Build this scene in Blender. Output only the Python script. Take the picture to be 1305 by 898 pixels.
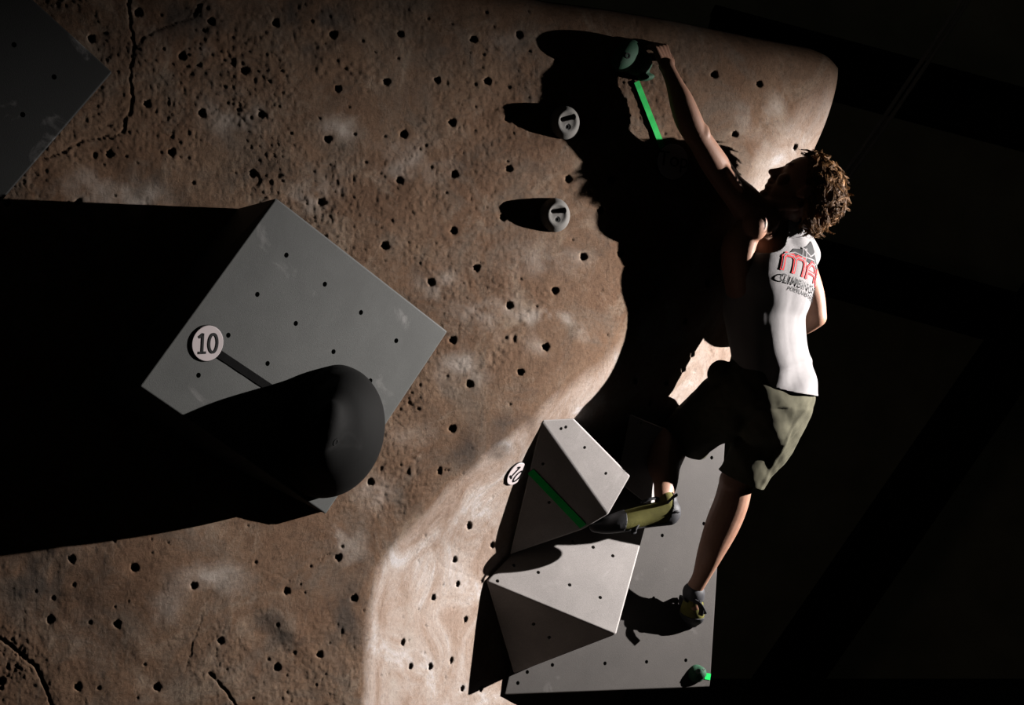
import bpy, bmesh, math, random
import numpy as np
from mathutils import Vector, Matrix, noise as mnoise
from mathutils.geometry import delaunay_2d_cdt
from mathutils.bvhtree import BVHTree

C = bpy.context.scene.collection
for o in list(bpy.data.objects):
    bpy.data.objects.remove(o)

# ------------------------------------------------------------------ camera, light, exposure
FPX, CX, CY, CZ = 2700.0, 652.5, 449.0, 2.0
cam_d = bpy.data.cameras.new('camera'); cam = bpy.data.objects.new('camera', cam_d); C.objects.link(cam)
cam_d.sensor_width = 36.0; cam_d.lens = FPX/1305*36.0
cam.location = (0, 0, CZ); cam.rotation_euler = (math.pi/2, 0, 0)
cam_d.clip_end = 100
bpy.context.scene.camera = cam

LIGHT_POS = Vector((3.4, 6.56, 2.41))
ld = bpy.data.lights.new('spot_lamp', 'SPOT'); lamp = bpy.data.objects.new('spot_lamp', ld); C.objects.link(lamp)
ld.energy = 4300; ld.shadow_soft_size = 0.014; ld.spot_size = math.radians(55); ld.spot_blend = 1.0
ld.color = (1.0, 0.945, 0.915)
lamp.location = LIGHT_POS
aim = Vector((0.0, 6.38, 1.52)) - LIGHT_POS
lamp.rotation_euler = aim.to_track_quat('-Z', 'Y').to_euler()

w = bpy.data.worlds.new('world'); bpy.context.scene.world = w; w.use_nodes = True
w.node_tree.nodes['Background'].inputs[0].default_value = (1, 0.97, 0.85, 1)
w.node_tree.nodes['Background'].inputs[1].default_value = 0.008
vs = bpy.context.scene.view_settings
vs.view_transform = 'Standard'; vs.look = 'None'; vs.gamma = 1; vs.use_curve_mapping = False; vs.exposure = 0

# ------------------------------------------------------------------ helpers
SH = 0.13
def shear(px): return SH*(px-CX)/450
def RAY(px, py): return Vector(((px-CX)/FPX, 1.0, -(py-CY)/FPX))
def P(px, py, Y):
    Y = Y+shear(px)
    return Vector(((px-CX)/FPX*Y, Y, CZ-(py-CY)/FPX*Y))

def px_of(v):
    return (CX+v[0]/v[1]*FPX, CY-(v[2]-CZ)/v[1]*FPX)

def tag(o, label=None, cat=None, group=None, kind=None):
    if label: o['label'] = label
    if cat: o['category'] = cat
    if group: o['group'] = group
    if kind: o['kind'] = kind
    return o

def link(name, me, mat=None, parent=None, smooth=False):
    o = bpy.data.objects.new(name, me); C.objects.link(o)
    if mat: me.materials.clear(); me.materials.append(mat)
    if smooth: me.polygons.foreach_set('use_smooth', [True]*len(me.polygons))
    if parent: o.parent = parent; o.matrix_parent_inverse = parent.matrix_world.inverted() if parent.type != 'EMPTY' else Matrix.Translation(-parent.location)
    return o

def mesh_np(name, V, F):
    me = bpy.data.meshes.new(name)
    me.from_pydata([tuple(v) for v in V], [], [tuple(int(i) for i in f) for f in F]); me.update()
    return me

def bm_obj(name, bm, mat, parent=None, smooth=False):
    me = bpy.data.meshes.new(name); bm.to_mesh(me); bm.free()
    return link(name, me, mat, parent, smooth)

def empty(name, loc, label, cat, group=None):
    o = bpy.data.objects.new(name, None); C.objects.link(o); o.location = loc
    o.empty_display_size = 0.05
    return tag(o, label, cat, group)

def hashn(i, j, seed):
    n = (i*374761393 + j*668265263 + seed*144269504088896) & 0xffffffff
    n = ((n ^ (n >> 13))*1274126177) & 0xffffffff
    n = (n ^ (n >> 16)) & 0xffffffff
    return n.astype(np.float64)/4294967295.0

def vnoise(x, y, seed):
    xi = np.floor(x).astype(np.int64); yi = np.floor(y).astype(np.int64)
    fx = x-xi; fy = y-yi
    fx = fx*fx*fx*(fx*(fx*6-15)+10); fy = fy*fy*fy*(fy*(fy*6-15)+10)
    a = hashn(xi, yi, seed); b = hashn(xi+1, yi, seed); c = hashn(xi, yi+1, seed); d = hashn(xi+1, yi+1, seed)
    return (a*(1-fx)+b*fx)*(1-fy)+(c*(1-fx)+d*fx)*fy

def fbm(x, y, seed, octs=4):
    s = 0; a = 1; t = 0
    for k in range(octs):
        s = s+a*(vnoise(x*2**k+k*17.3, y*2**k+k*9.1, seed+k)-0.5); t += a; a *= 0.5
    return s/t*2

# ------------------------------------------------------------------ materials
def new_mat(name):
    m = bpy.data.materials.new(name); m.use_nodes = True
    nt = m.node_tree; b = nt.nodes['Principled BSDF']
    return m, nt, b

def N(nt, t, **kw):
    n = nt.nodes.new(t)
    for k, v in kw.items():
        if hasattr(n, k) and not isinstance(v, (tuple, list)) and k not in n.inputs: setattr(n, k, v)
        elif k in n.inputs: n.inputs[k].default_value = v
    return n

def noise_node(nt, scale, detail=4, rough=0.55, dist=0.0, vec=None):
    n = nt.nodes.new('ShaderNodeTexNoise'); n.inputs['Scale'].default_value = scale
    n.inputs['Detail'].default_value = detail; n.inputs['Roughness'].default_value = rough
    n.inputs['Distortion'].default_value = dist
    if vec is not None: nt.links.new(vec, n.inputs['Vector'])
    return n.outputs['Fac']

def ramp(nt, fac, stops):
    r = nt.nodes.new('ShaderNodeValToRGB'); cr = r.color_ramp
    while len(cr.elements) > 1: cr.elements.remove(cr.elements[-1])
    cr.elements[0].position = stops[0][0]; cr.elements[0].color = (*stops[0][1], 1)
    for p, c in stops[1:]:
        e = cr.elements.new(p); e.color = (*c, 1)
    nt.links.new(fac, r.inputs['Fac'])
    return r.outputs['Color']

def mixc(nt, fac, a, b, mode='MIX'):
    m = nt.nodes.new('ShaderNodeMix'); m.data_type = 'RGBA'; m.blend_type = mode
    if isinstance(fac, float): m.inputs[0].default_value = fac
    else: nt.links.new(fac, m.inputs[0])
    for s, v in ((6, a), (7, b)):
        if isinstance(v, tuple): m.inputs[s].default_value = (*v, 1)
        else: nt.links.new(v, m.inputs[s])
    return m.outputs[2]

def bump(nt, bsdf, fac, strength, dist):
    b = nt.nodes.new('ShaderNodeBump'); b.inputs['Strength'].default_value = strength
    b.inputs['Distance'].default_value = dist
    nt.links.new(fac, b.inputs['Height']); nt.links.new(b.outputs[0], bsdf.inputs['Normal'])

def simple_mat(name, col, rough=0.6, var=0.15, scale=30, bumps=0.0, bscale=400, spec=0.3, metal=0.0):
    m, nt, b = new_mat(name)
    tc = nt.nodes.new('ShaderNodeTexCoord')
    f = noise_node(nt, scale, 5, vec=tc.outputs['Object'])
    lo = tuple(c*(1-var) for c in col); hi = tuple(min(1, c*(1+var)) for c in col)
    nt.links.new(ramp(nt, f, [(0.3, lo), (0.7, hi)]), b.inputs['Base Color'])
    b.inputs['Roughness'].default_value = rough; b.inputs['Specular IOR Level'].default_value = spec
    b.inputs['Metallic'].default_value = metal
    if bumps: bump(nt, b, noise_node(nt, bscale, 3, vec=tc.outputs['Object']), bumps, 0.002)
    return m

# moulded concrete-like wall
M_wall, nt, b = new_mat('moulded_wall')
tc = nt.nodes.new('ShaderNodeTexCoord'); ov = tc.outputs['Object']
big = noise_node(nt, 2.6, 9, 0.66, 0.6, ov)
c1 = ramp(nt, big, [(0.30, (0.090, 0.055, 0.035)), (0.44, (0.145, 0.092, 0.062)), (0.56, (0.172, 0.118, 0.085)), (0.70, (0.20, 0.150, 0.115))])
g = noise_node(nt, 5.3, 10, 0.72, 0.7, ov)
c2 = mixc(nt, ramp(nt, g, [(0.49, (0, 0, 0)), (0.63, (0.85, 0.85, 0.85))]), c1, (0.150, 0.125, 0.108))
wn = noise_node(nt, 4.1, 12, 0.76, 1.0, ov)
c3 = mixc(nt, ramp(nt, wn, [(0.52, (0, 0, 0)), (0.68, (0.85, 0.85, 0.85))]), c2, (0.27, 0.235, 0.205))
dn = noise_node(nt, 3.7, 11, 0.74, 0.5, ov)
c4 = mixc(nt, ramp(nt, dn, [(0.31, (0.85, 0.85, 0.85)), (0.45, (0, 0, 0))]), c3, (0.055, 0.043, 0.036))
fine = noise_node(nt, 75, 8, 0.8, 0.2, ov)
c5 = mixc(nt, 0.85, c4, ramp(nt, fine, [(0.34, (0.45, 0.45, 0.45)), (0.5, (0.88, 0.88, 0.88)), (0.66, (1, 1, 1))]), 'MULTIPLY')
# side-face plaster, tan mottle, its lamplit brightness painted into the colour (mask stored on the mesh)
at = nt.nodes.new('ShaderNodeAttribute'); at.attribute_name = 'sandy_lit'
sn = noise_node(nt, 4.6, 10, 0.7, 1.2, ov)
sand_lit = ramp(nt, sn, [(0.30, (0.200, 0.120, 0.078)), (0.43, (0.290, 0.196, 0.140)), (0.55, (0.358, 0.270, 0.210)), (0.68, (0.46, 0.40, 0.355))])
sand_lit = mixc(nt, 0.7, sand_lit, ramp(nt, fine, [(0.32, (0.55, 0.55, 0.55)), (0.5, (0.92, 0.92, 0.92)), (0.66, (1, 1, 1))]), 'MULTIPLY')
c5 = mixc(nt, 1.0, c5, (0.77, 0.68, 0.58), 'MULTIPLY')
sand_lit = mixc(nt, 1.0, sand_lit, (0.80, 0.88, 0.98), 'MULTIPLY')
c6 = mixc(nt, at.outputs['Fac'], c5, sand_lit)
at2 = nt.nodes.new('ShaderNodeAttribute'); at2.attribute_name = 'scuff_dim'
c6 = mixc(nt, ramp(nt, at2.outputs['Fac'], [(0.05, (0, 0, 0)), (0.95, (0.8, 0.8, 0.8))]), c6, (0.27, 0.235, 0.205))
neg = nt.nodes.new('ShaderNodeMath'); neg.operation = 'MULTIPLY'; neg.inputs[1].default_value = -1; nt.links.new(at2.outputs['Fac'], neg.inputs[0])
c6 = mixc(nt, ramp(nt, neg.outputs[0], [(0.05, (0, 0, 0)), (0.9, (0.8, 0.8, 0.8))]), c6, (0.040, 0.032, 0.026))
nt.links.new(c6, b.inputs['Base Color'])
b.inputs['Roughness'].default_value = 0.85; b.inputs['Specular IOR Level'].default_value = 0.2
bump(nt, b, noise_node(nt, 120, 10, 0.82, 0.3, ov), 0.75, 0.005)

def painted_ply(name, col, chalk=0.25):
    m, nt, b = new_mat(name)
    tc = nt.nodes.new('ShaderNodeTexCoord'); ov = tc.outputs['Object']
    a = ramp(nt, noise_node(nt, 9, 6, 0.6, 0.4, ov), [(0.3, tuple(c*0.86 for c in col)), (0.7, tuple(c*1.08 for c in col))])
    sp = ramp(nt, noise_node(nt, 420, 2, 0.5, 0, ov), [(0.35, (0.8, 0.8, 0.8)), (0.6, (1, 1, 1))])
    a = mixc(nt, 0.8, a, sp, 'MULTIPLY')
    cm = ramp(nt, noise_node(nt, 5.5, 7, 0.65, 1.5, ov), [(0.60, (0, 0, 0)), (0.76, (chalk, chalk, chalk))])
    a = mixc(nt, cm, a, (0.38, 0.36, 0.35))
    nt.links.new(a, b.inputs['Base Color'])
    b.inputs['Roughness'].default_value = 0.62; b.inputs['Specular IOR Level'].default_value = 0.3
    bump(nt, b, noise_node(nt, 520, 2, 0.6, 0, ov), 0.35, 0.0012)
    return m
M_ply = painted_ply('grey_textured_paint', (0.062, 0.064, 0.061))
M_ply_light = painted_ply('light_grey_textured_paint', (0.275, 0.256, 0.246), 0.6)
M_ply_shaded = painted_ply('shaded_grey_textured_paint', (0.041, 0.037, 0.034), 0.12)  # browner grey, darkened further as the board faces the lamp less
M_ply_dim = painted_ply('dimmed_grey_paint', (0.0085, 0.009, 0.0085))  # grey paint darkened to stand for the lamp's falloff at top left
M_black_hold = painted_ply('charcoal_fibreglass', (0.0036, 0.0036, 0.0034), 0.02)
M_black_hold.node_tree.nodes['Principled BSDF'].inputs['Specular IOR Level'].default_value = 0.12
M_black_hold.node_tree.nodes['Principled BSDF'].inputs['Roughness'].default_value = 0.8
M_dark_metal = simple_mat('blackened_steel', (0.03, 0.03, 0.03), 0.4, 0.2, 50, metal=0.8)
M_grey_hold = simple_mat('grey_resin', (0.11, 0.105, 0.098), 0.85, 0.12, 25, 0.5, 500) if True else simple_mat('grey_resin', (0.1860, 0.1767, 0.1612), 0.8, 0.12, 25, 0.5, 500)
M_green_hold = simple_mat('green_resin', (0.020, 0.062, 0.035), 0.7, 0.15, 25, 0.5, 500)
M_green_tape = simple_mat('green_cloth_tape', (0.002, 0.42, 0.07), 0.5, 0.12, 60, 0.3, 600)
M_black_tape = simple_mat('black_cloth_tape', (0.006, 0.006, 0.006), 0.95, 0.1, 60, 0.3, 600, spec=0.05)
M_disc = simple_mat('white_plastic', (0.3720, 0.3286, 0.3286), 0.45, 0.05, 14)
M_disc_edge = simple_mat('black_rim', (0.02, 0.02, 0.02), 0.6, 0.1, 14)
M_ink = simple_mat('black_ink', (0.003, 0.003, 0.0032), 0.5, 0.0, 14)
M_shirt = simple_mat('white_jersey', (0.165, 0.158, 0.159), 0.9, 0.04, 20, 0.5, 900, spec=0.1)
M_red = simple_mat('red_print', (0.3410, 0.0186, 0.0217), 0.8, 0.05, 20)
M_greyprint = simple_mat('charcoal_print', (0.012, 0.012, 0.0125), 0.8, 0.1, 20)
M_shorts = simple_mat('olive_canvas', (0.055, 0.052, 0.036), 0.9, 0.16, 40, 0.5, 900, spec=0.1)
M_yellow = simple_mat('olive_yellow_suede', (0.095, 0.088, 0.022), 0.8, 0.12, 60, 0.4, 600)
M_rubber = simple_mat('grey_black_rubber', (0.0341, 0.0341, 0.0372), 0.55, 0.2, 40, 0.3, 500)
M_strap = simple_mat('black_webbing', (0.02, 0.02, 0.022), 0.7, 0.1, 60)
M_eye = simple_mat('eye', (0.25, 0.22, 0.2), 0.2, 0.1, 10)
M_floor = simple_mat('dark_vinyl_mat', (0.03, 0.03, 0.032), 0.7, 0.2, 8)
M_backw = simple_mat('dark_painted_board', (0.42, 0.41, 0.30), 0.9, 0.2, 3)
M_beam = simple_mat('black_painted_steel', (0.015, 0.015, 0.014), 0.8, 0.2, 3)
M_cable = simple_mat('grey_cable', (0.35, 0.33, 0.30), 0.6, 0.1, 20)

M_skin, nt, b = new_mat('skin')
tc = nt.nodes.new('ShaderNodeTexCoord'); ov = tc.outputs['Object']
nt.links.new(ramp(nt, noise_node(nt, 22, 5, 0.6, 0.3, ov), [(0.3, (0.18, 0.092, 0.060)), (0.7, (0.225, 0.125, 0.086))]), b.inputs['Base Color'])
b.inputs['Roughness'].default_value = 0.52; b.inputs['Specular IOR Level'].default_value = 0.35
b.inputs['Subsurface Weight'].default_value = 0.06; b.inputs['Subsurface Radius'].default_value = (0.01, 0.004, 0.002)
bump(nt, b, noise_node(nt, 260, 3, 0.6, 0, ov), 0.25, 0.0012)

M_hair, nt, b = new_mat('brown_hair')
tc = nt.nodes.new('ShaderNodeTexCoord'); ov = tc.outputs['Object']
nt.links.new(ramp(nt, noise_node(nt, 60, 4, 0.6, 0, ov), [(0.3, (0.06, 0.028, 0.010)), (0.7, (0.19, 0.095, 0.036))]), b.inputs['Base Color'])
b.inputs['Roughness'].default_value = 0.5; b.inputs['Specular IOR Level'].default_value = 0.22

for m_ in bpy.data.materials:
    nt_ = m_.node_tree; b_ = nt_.nodes.get('Principled BSDF')
    if not b_ or not b_.inputs['Base Color'].links: continue
    src = b_.inputs['Base Color'].links[0].from_socket
    b_.inputs['Specular IOR Level'].default_value *= 0.3
    nt_.links.new(mixc(nt_, 1.0, src, (0.6, 0.6, 0.6), 'MULTIPLY'), b_.inputs['Base Color'])

# ------------------------------------------------------------------ the moulded climbing wall
RX = np.array([[-150, 1150], [60, 1082], [100, 1040], [150, 1003], [200, 966], [240, 945], [300, 892], [390, 822], [450, 776], [500, 718], [560, 640],
               [600, 592], [650, 543], [700, 492], [750, 471], [898, 464], [1080, 460]], float)
WX = np.array([[-150, 40], [200, 34], [350, 34], [470, 26], [560, 9], [700, 9], [760, 5], [1080, 4]], float)
SX = np.array([[-150, 0.9], [1080, .88]], float)
XE = np.array([[-200, 1068], [85, 1068], [100, 1068], [130, 1061], [160, 1051], [200, 1033], [260, 1012], [320, 985], [420, 955],
               [520, 928], [700, 870], [800, 830], [880, 798], [898, 790], [1080, 730]], float)
YT = np.array([[-160, -175], [400, -55], [600, -16], [690, 1], [760, 10], [850, 25], [960, 48], [1030, 61], [1052, 70], [1064, 80], [1068, 90], [1100, 90]], float)
_tabs = {}
def tab(T, v):
    k = id(T)
    if k not in _tabs:
        g = np.arange(-500, 1500.0); f = np.interp(g, T[:, 0], T[:, 1]); sg = 20 if (T is RX or T is WX) else (9 if T is XE else 4)
        q = np.arange(-3*sg, 3*sg+1); w_ = np.exp(-0.5*(q/sg)**2); w_ /= w_.sum()
        fp = np.concatenate([np.full(3*sg, f[0]), f, np.full(3*sg, f[-1])]); _tabs[k] = (g, np.convolve(fp, w_, 'valid'))
    return np.interp(v, *_tabs[k])
def wallY(px, py):
    px = np.asarray(px, float); py = np.asarray(py, float)
    xr = tab(RX, py); ww = tab(WX, py); s = tab(SX, py)
    t = (px-xr)/ww
    sp = np.where(t > 30, t, np.log1p(np.exp(np.minimum(t, 30))))*ww
    Y = 5.98+0.38*(px-CX)/450*0.99+s/450*sp
    tl = np.clip((430-px)/450, 0, 3)*np.clip((420-py)/420, 0, 1)
    Y = Y+0.045*np.minimum(tl, 1.1)**1.5
    Y = Y+0.095*(np.clip(300-px, 0, 600)/450)**2
    Y = Y+0.012*np.sin(px/170.0+py/230.0)+0.008*np.sin(px/90.0-py/140.0+1.0)
    return Y
def WY(px, py, off=0.0): return float(wallY(px, py))-off

HOLES = [(176,16),(116,49),(232,72),(269,27),(311,90),(187,132),(257,144),(333,146),(139,196),(218,194),(322,221),(99,258),(8,259),
 (424,44),(510,43),(603,50),(430,113),(492,104),(557,102),(621,103),(417,177),(514,171),(576,156),(351,29),(661,44),(710,79),(647,151),(648,215),
 (724,228),(641,277),(766,268),(779,230),(910,95),(967,107),(936,171),(409,257),(509,230),(579,222),(578,294),(490,313),(607,341),(549,359),
 (743,327),(791,323),(649,389),(707,370),(695,442),(663,474),(598,489),(577,433),(576,546),(472,614),(431,710),(365,753),(451,762),(407,834),
 (353,850),(91,712),(171,723),(247,746),(64,789),(149,795),(281,816),(99,875),(200,875),(1,868)]
HOLES_R = [(828,513),(849,488),(873,409),(882,451),(870,470),(598,670),(597,669),(579,713),(583,744),(552,761),(593,789),(513,818),(523,849),(548,849),
 (575,841),(589,877),(613,877),(627,694),(1013,187),(810,485),(560,600),(902,360)]
CRACKS = [([(163,-10),(166,30),(170,60),(168,75),(166,100),(169,120),(166,142),(160,152),(158,168),(150,172),(125,176),(105,180),(80,193),(56,204)], 1.5, .007),
 ([(172,62),(183,48),(200,38),(225,30),(243,24),(252,12),(263,-5)], 1.3, .005), ([(0,812),(20,828),(45,848),(56,872),(68,905)], 2.0, .012),
 ([(266,858),(285,876),(303,902)], 1.7, .010), ([(290,735),(330,722),(368,740),(420,705),(400,716)], 1.0, .003),
 ([(550,700),(557,712),(566,723),(580,727),(600,735),(615,741)], 1.0, .004), ([(530,705),(515,725),(500,748)], 1.0, .003),
 ([(258,785),(247,815),(238,850)], 1.0, .003), ([(495,640),(470,668)], 1.0, .003), ([(520,620),(560,618),(575,610)], 1.0, .003)]

def build_wall():
    nu, nv = 680, 640
    u = np.linspace(0, 1, nu)[None, :].repeat(nv, 0); v = np.linspace(0, 1, nv)[:, None].repeat(nu, 1)
    x = -160+(1000+160)*u; y = -50+1100*v
    for _ in range(12):
        yt = tab(YT, x); y = yt+(1070-yt)*v
        x = -160+(tab(XE, y)+160)*u
    yt = tab(YT, x); xe = tab(XE, y)
    Y = wallY(x, y)
    # relief
    face = np.clip((tab(RX, y)-x)/40+0.5, 0, 1)            # 1 on the front face
    rel = 0.010*fbm(x/150, y/150, 3, 3)+0.0030*fbm(x/38, y/38, 9, 3)*(0.35+0.65*face)
    roughmask = np.clip((fbm(x/120+5, y/120, 21, 3)+0.12)*2.2, 0, 1)
    rel = rel+(0.0010+0.0024*roughmask)*(0.22-np.abs(fbm(x/7, y/7, 31, 3)))*(0.35+0.65*face)
    pit = np.clip(vnoise(x/5.0, y/5.0, 55)-0.70, 0, 1)*0.010*np.clip(roughmask-0.35, 0, 1)*face
    rel = rel+pit
    # rubble line running down to the lower ridge and the curved trowel mark
    for (ax, ay, bx, by, ww) in ((690, 375, 650, 440, 12), (650, 440, 620, 465, 16), (400, 80, 470, 95, 22), (60, 175, 110, 200, 12), (262, 20, 300, 80, 22)):
        dx, dy = bx-ax, by-ay; t = np.clip(((x-ax)*dx+(y-ay)*dy)/(dx*dx+dy*dy), 0, 1)
        d = np.hypot(x-ax-t*dx, y-ay-t*dy); m = np.exp(-(d/ww)**2)
        rel = rel+m*0.0045*(vnoise(x/5.5, y/5.5, 77)-0.45)
    # raised soft lobes lower left
    d = np.abs((y-760)-1.05*(x-330))/1.45; m = np.exp(-(d/16)**2)*np.clip((y-745)/50, 0, 1)*np.clip((450-x)/60, 0, 1); rel = rel-0.006*m
    for pts, ww, dep in CRACKS:
        for (ax, ay), (bx, by) in zip(pts[:-1], pts[1:]):
            x0, x1, y0, y1 = min(ax, bx)-12, max(ax, bx)+12, min(ay, by)-12, max(ay, by)+12
            sel = (x > x0) & (x < x1) & (y > y0) & (y < y1)
            if not sel.any(): continue
            xs, ys = x[sel], y[sel]; xs = xs+2.2*fbm(xs/7, ys/7, 5, 2); ys = ys+2.2*fbm(xs/7, ys/7, 6, 2)
            dx, dy = bx-ax, by-ay; t = np.clip(((xs-ax)*dx+(ys-ay)*dy)/(dx*dx+dy*dy), 0, 1)
            d = np.hypot(xs-ax-t*dx, ys-ay-t*dy)
            r = rel[sel]; rel[sel] = np.maximum(r, r+dep*.6*np.exp(-(d/(ww*.75))**2))
    rng = np.random.RandomState(4)
    for lst, squash in ((HOLES, 1.0), (HOLES_R, 0.55)):
        for hx, hy in lst:
            r = 3.7*rng.uniform(.9, 1.12); sel = (np.abs(x-hx) < 16) & (np.abs(y-hy) < 16)
            if not sel.any(): continue
            xs, ys = (x[sel]-hx)/squash, y[sel]-hy
            xs, ys = xs+0.25*ys*(1-squash)*2, ys
            ang = np.arctan2(ys, xs); rr = r*(1+0.09*np.sin(ang*3+hx)+0.07*np.sin(ang*5+hy))
            d = np.hypot(xs, ys); s = np.clip((rr+0.6-d)/1.6, 0, 1); s = s*s*(3-2*s)
            chip = 0.003*np.exp(-((d-rr)/2.5)**2)*(vnoise(xs+hx, ys+hy, 8))
            rel[sel] = rel[sel]*(1-s)+0.034*s+chip
    for k in range(260):                                     # small air-bubble pits
        hx, hy = rng.uniform(0, 1060), rng.uniform(0, 898)
        r = rng.uniform(0.9, 2.1); sel = (np.abs(x-hx) < 8) & (np.abs(y-hy) < 8)
        if not sel.any(): continue
        d = np.hypot((x[sel]-hx)/(1 if hx < tab(RX, hy) else .6), y[sel]-hy); rel[sel] += 0.006*np.exp(-(d/r)**2)
    de = np.clip(1-(xe-x)/14, 0, 1); dt = np.clip(1-(y-yt)/24, 0, 1)
    rel = rel*(1-0.8*np.maximum(de, dt))
    Y = Y+rel+0.05*(1-np.sqrt(np.maximum(0, 1-de**2)))+0.10*(1-np.sqrt(np.maximum(0, 1-(dt*0.97)**2)))
    Y = Y+SH*(x-CX)/450
    X = (x-CX)/FPX*Y; Z = CZ-(y-CY)/FPX*Y
    sandy_lit = np.clip((x-tab(RX, y))/np.maximum(tab(WX, y), 14)+0.35+0.6*fbm(x/50, y/50, 91, 4), 0, 1)*np.clip((y-60)/160, 0.15, 1)
    sc = np.zeros_like(x)  # light scuffs; dark blotches partly stains, partly painted dimness at top and left
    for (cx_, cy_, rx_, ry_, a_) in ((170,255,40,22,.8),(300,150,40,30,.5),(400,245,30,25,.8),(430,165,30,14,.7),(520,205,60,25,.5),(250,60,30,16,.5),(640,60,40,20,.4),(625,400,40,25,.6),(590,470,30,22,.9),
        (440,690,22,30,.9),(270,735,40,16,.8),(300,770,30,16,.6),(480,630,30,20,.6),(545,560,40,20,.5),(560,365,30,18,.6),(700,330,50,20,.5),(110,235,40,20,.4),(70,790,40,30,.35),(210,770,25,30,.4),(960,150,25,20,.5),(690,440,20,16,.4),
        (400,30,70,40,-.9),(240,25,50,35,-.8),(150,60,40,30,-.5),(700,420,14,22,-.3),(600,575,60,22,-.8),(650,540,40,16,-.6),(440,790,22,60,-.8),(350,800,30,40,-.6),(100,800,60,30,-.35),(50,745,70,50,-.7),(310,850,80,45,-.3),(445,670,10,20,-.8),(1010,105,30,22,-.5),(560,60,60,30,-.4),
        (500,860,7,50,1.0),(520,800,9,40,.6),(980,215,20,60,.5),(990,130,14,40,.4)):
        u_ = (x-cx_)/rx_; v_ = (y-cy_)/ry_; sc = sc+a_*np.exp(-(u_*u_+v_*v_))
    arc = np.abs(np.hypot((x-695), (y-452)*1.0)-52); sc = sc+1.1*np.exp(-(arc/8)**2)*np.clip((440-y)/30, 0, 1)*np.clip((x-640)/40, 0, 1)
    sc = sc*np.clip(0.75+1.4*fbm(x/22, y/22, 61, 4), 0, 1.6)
    # fold the top and the free edge back
    bx = np.concatenate([X[0:1, :], X[0:1, :]*0.995]); 
    V = np.stack([X, Y, Z], -1).reshape(-1, 3)
    idx = np.arange(nu*nv).reshape(nv, nu)
    F = np.stack([idx[:-1, :-1], idx[1:, :-1], idx[1:, 1:], idx[:-1, 1:]], -1).reshape(-1, 4)
    S = sandy_lit.reshape(-1)
    ring = np.concatenate([idx[0, :], idx[1:, -1]])
    prev = ring; allV = [V]; cnt = len(V); fs = [F]
    RV = V[ring]
    for dY, pull in ((0.05, 0.01), (0.25, 0.03), (1.5, 0.10)):
        nv2 = RV.copy(); nv2[:, 1] += dY
        k = np.arange(len(ring)); side = k >= nu
        nv2[side, 0] -= pull; nv2[~side, 2] -= pull*0.6
        nv2[nu-1, 0] -= pull
        ni = np.arange(cnt, cnt+len(ring)); cnt += len(ring); allV.append(nv2)
        fs.append(np.stack([prev[:-1], prev[1:], ni[1:], ni[:-1]], -1)); prev = ni
    V = np.concatenate(allV); F = np.concatenate(fs)
    me = bpy.data.meshes.new('wall_front')
    me.vertices.add(len(V)); me.vertices.foreach_set('co', V.astype(np.float32).ravel())
    me.loops.add(len(F)*4); me.loops.foreach_set('vertex_index', F.astype(np.int32).ravel())
    me.polygons.add(len(F)); me.polygons.foreach_set('loop_start', np.arange(0, len(F)*4, 4, dtype=np.int32))
    me.polygons.foreach_set('loop_total', np.full(len(F), 4, dtype=np.int32))
    me.update(calc_edges=True)
    a = me.attributes.new('sandy_lit', 'FLOAT', 'POINT')
    sv = np.zeros(len(V), np.float32); sv[:len(S)] = S; a.data.foreach_set('value', sv)
    a = me.attributes.new('scuff_dim', 'FLOAT', 'POINT'); sv[:] = 0; sv[:len(S)] = sc.reshape(-1); a.data.foreach_set('value', sv)
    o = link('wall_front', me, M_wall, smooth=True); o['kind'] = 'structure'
build_wall()

def box_mesh(name, c, s, mat, kind=None):
    bm = bmesh.new(); bmesh.ops.create_cube(bm, size=1)
    for v in bm.verts: v.co = Vector((v.co.x*s[0], v.co.y*s[1], v.co.z*s[2]))+Vector(c)
    o = bm_obj(name, bm, mat)
    if kind: o['kind'] = kind
    return o
box_mesh('floor', (0, 5.5, -0.05), (14, 17, 0.1), M_floor, 'structure')
box_mesh('wall_back', (0, 13.05, 3), (14, 0.1, 6.2), M_backw, 'structure')

# ------------------------------------------------------------------ faceted volumes
def plane3(a, b, c):
    A, B, D = P(*a), P(*b), P(*c); n = (B-A).cross(D-A).normalized()
    def at(px, py):
        r = RAY(px, py); t = (A-Vector((0, 0, CZ))).dot(n)/r.dot(n)
        return t-shear(px)                                  # depth Y
    return at

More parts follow.
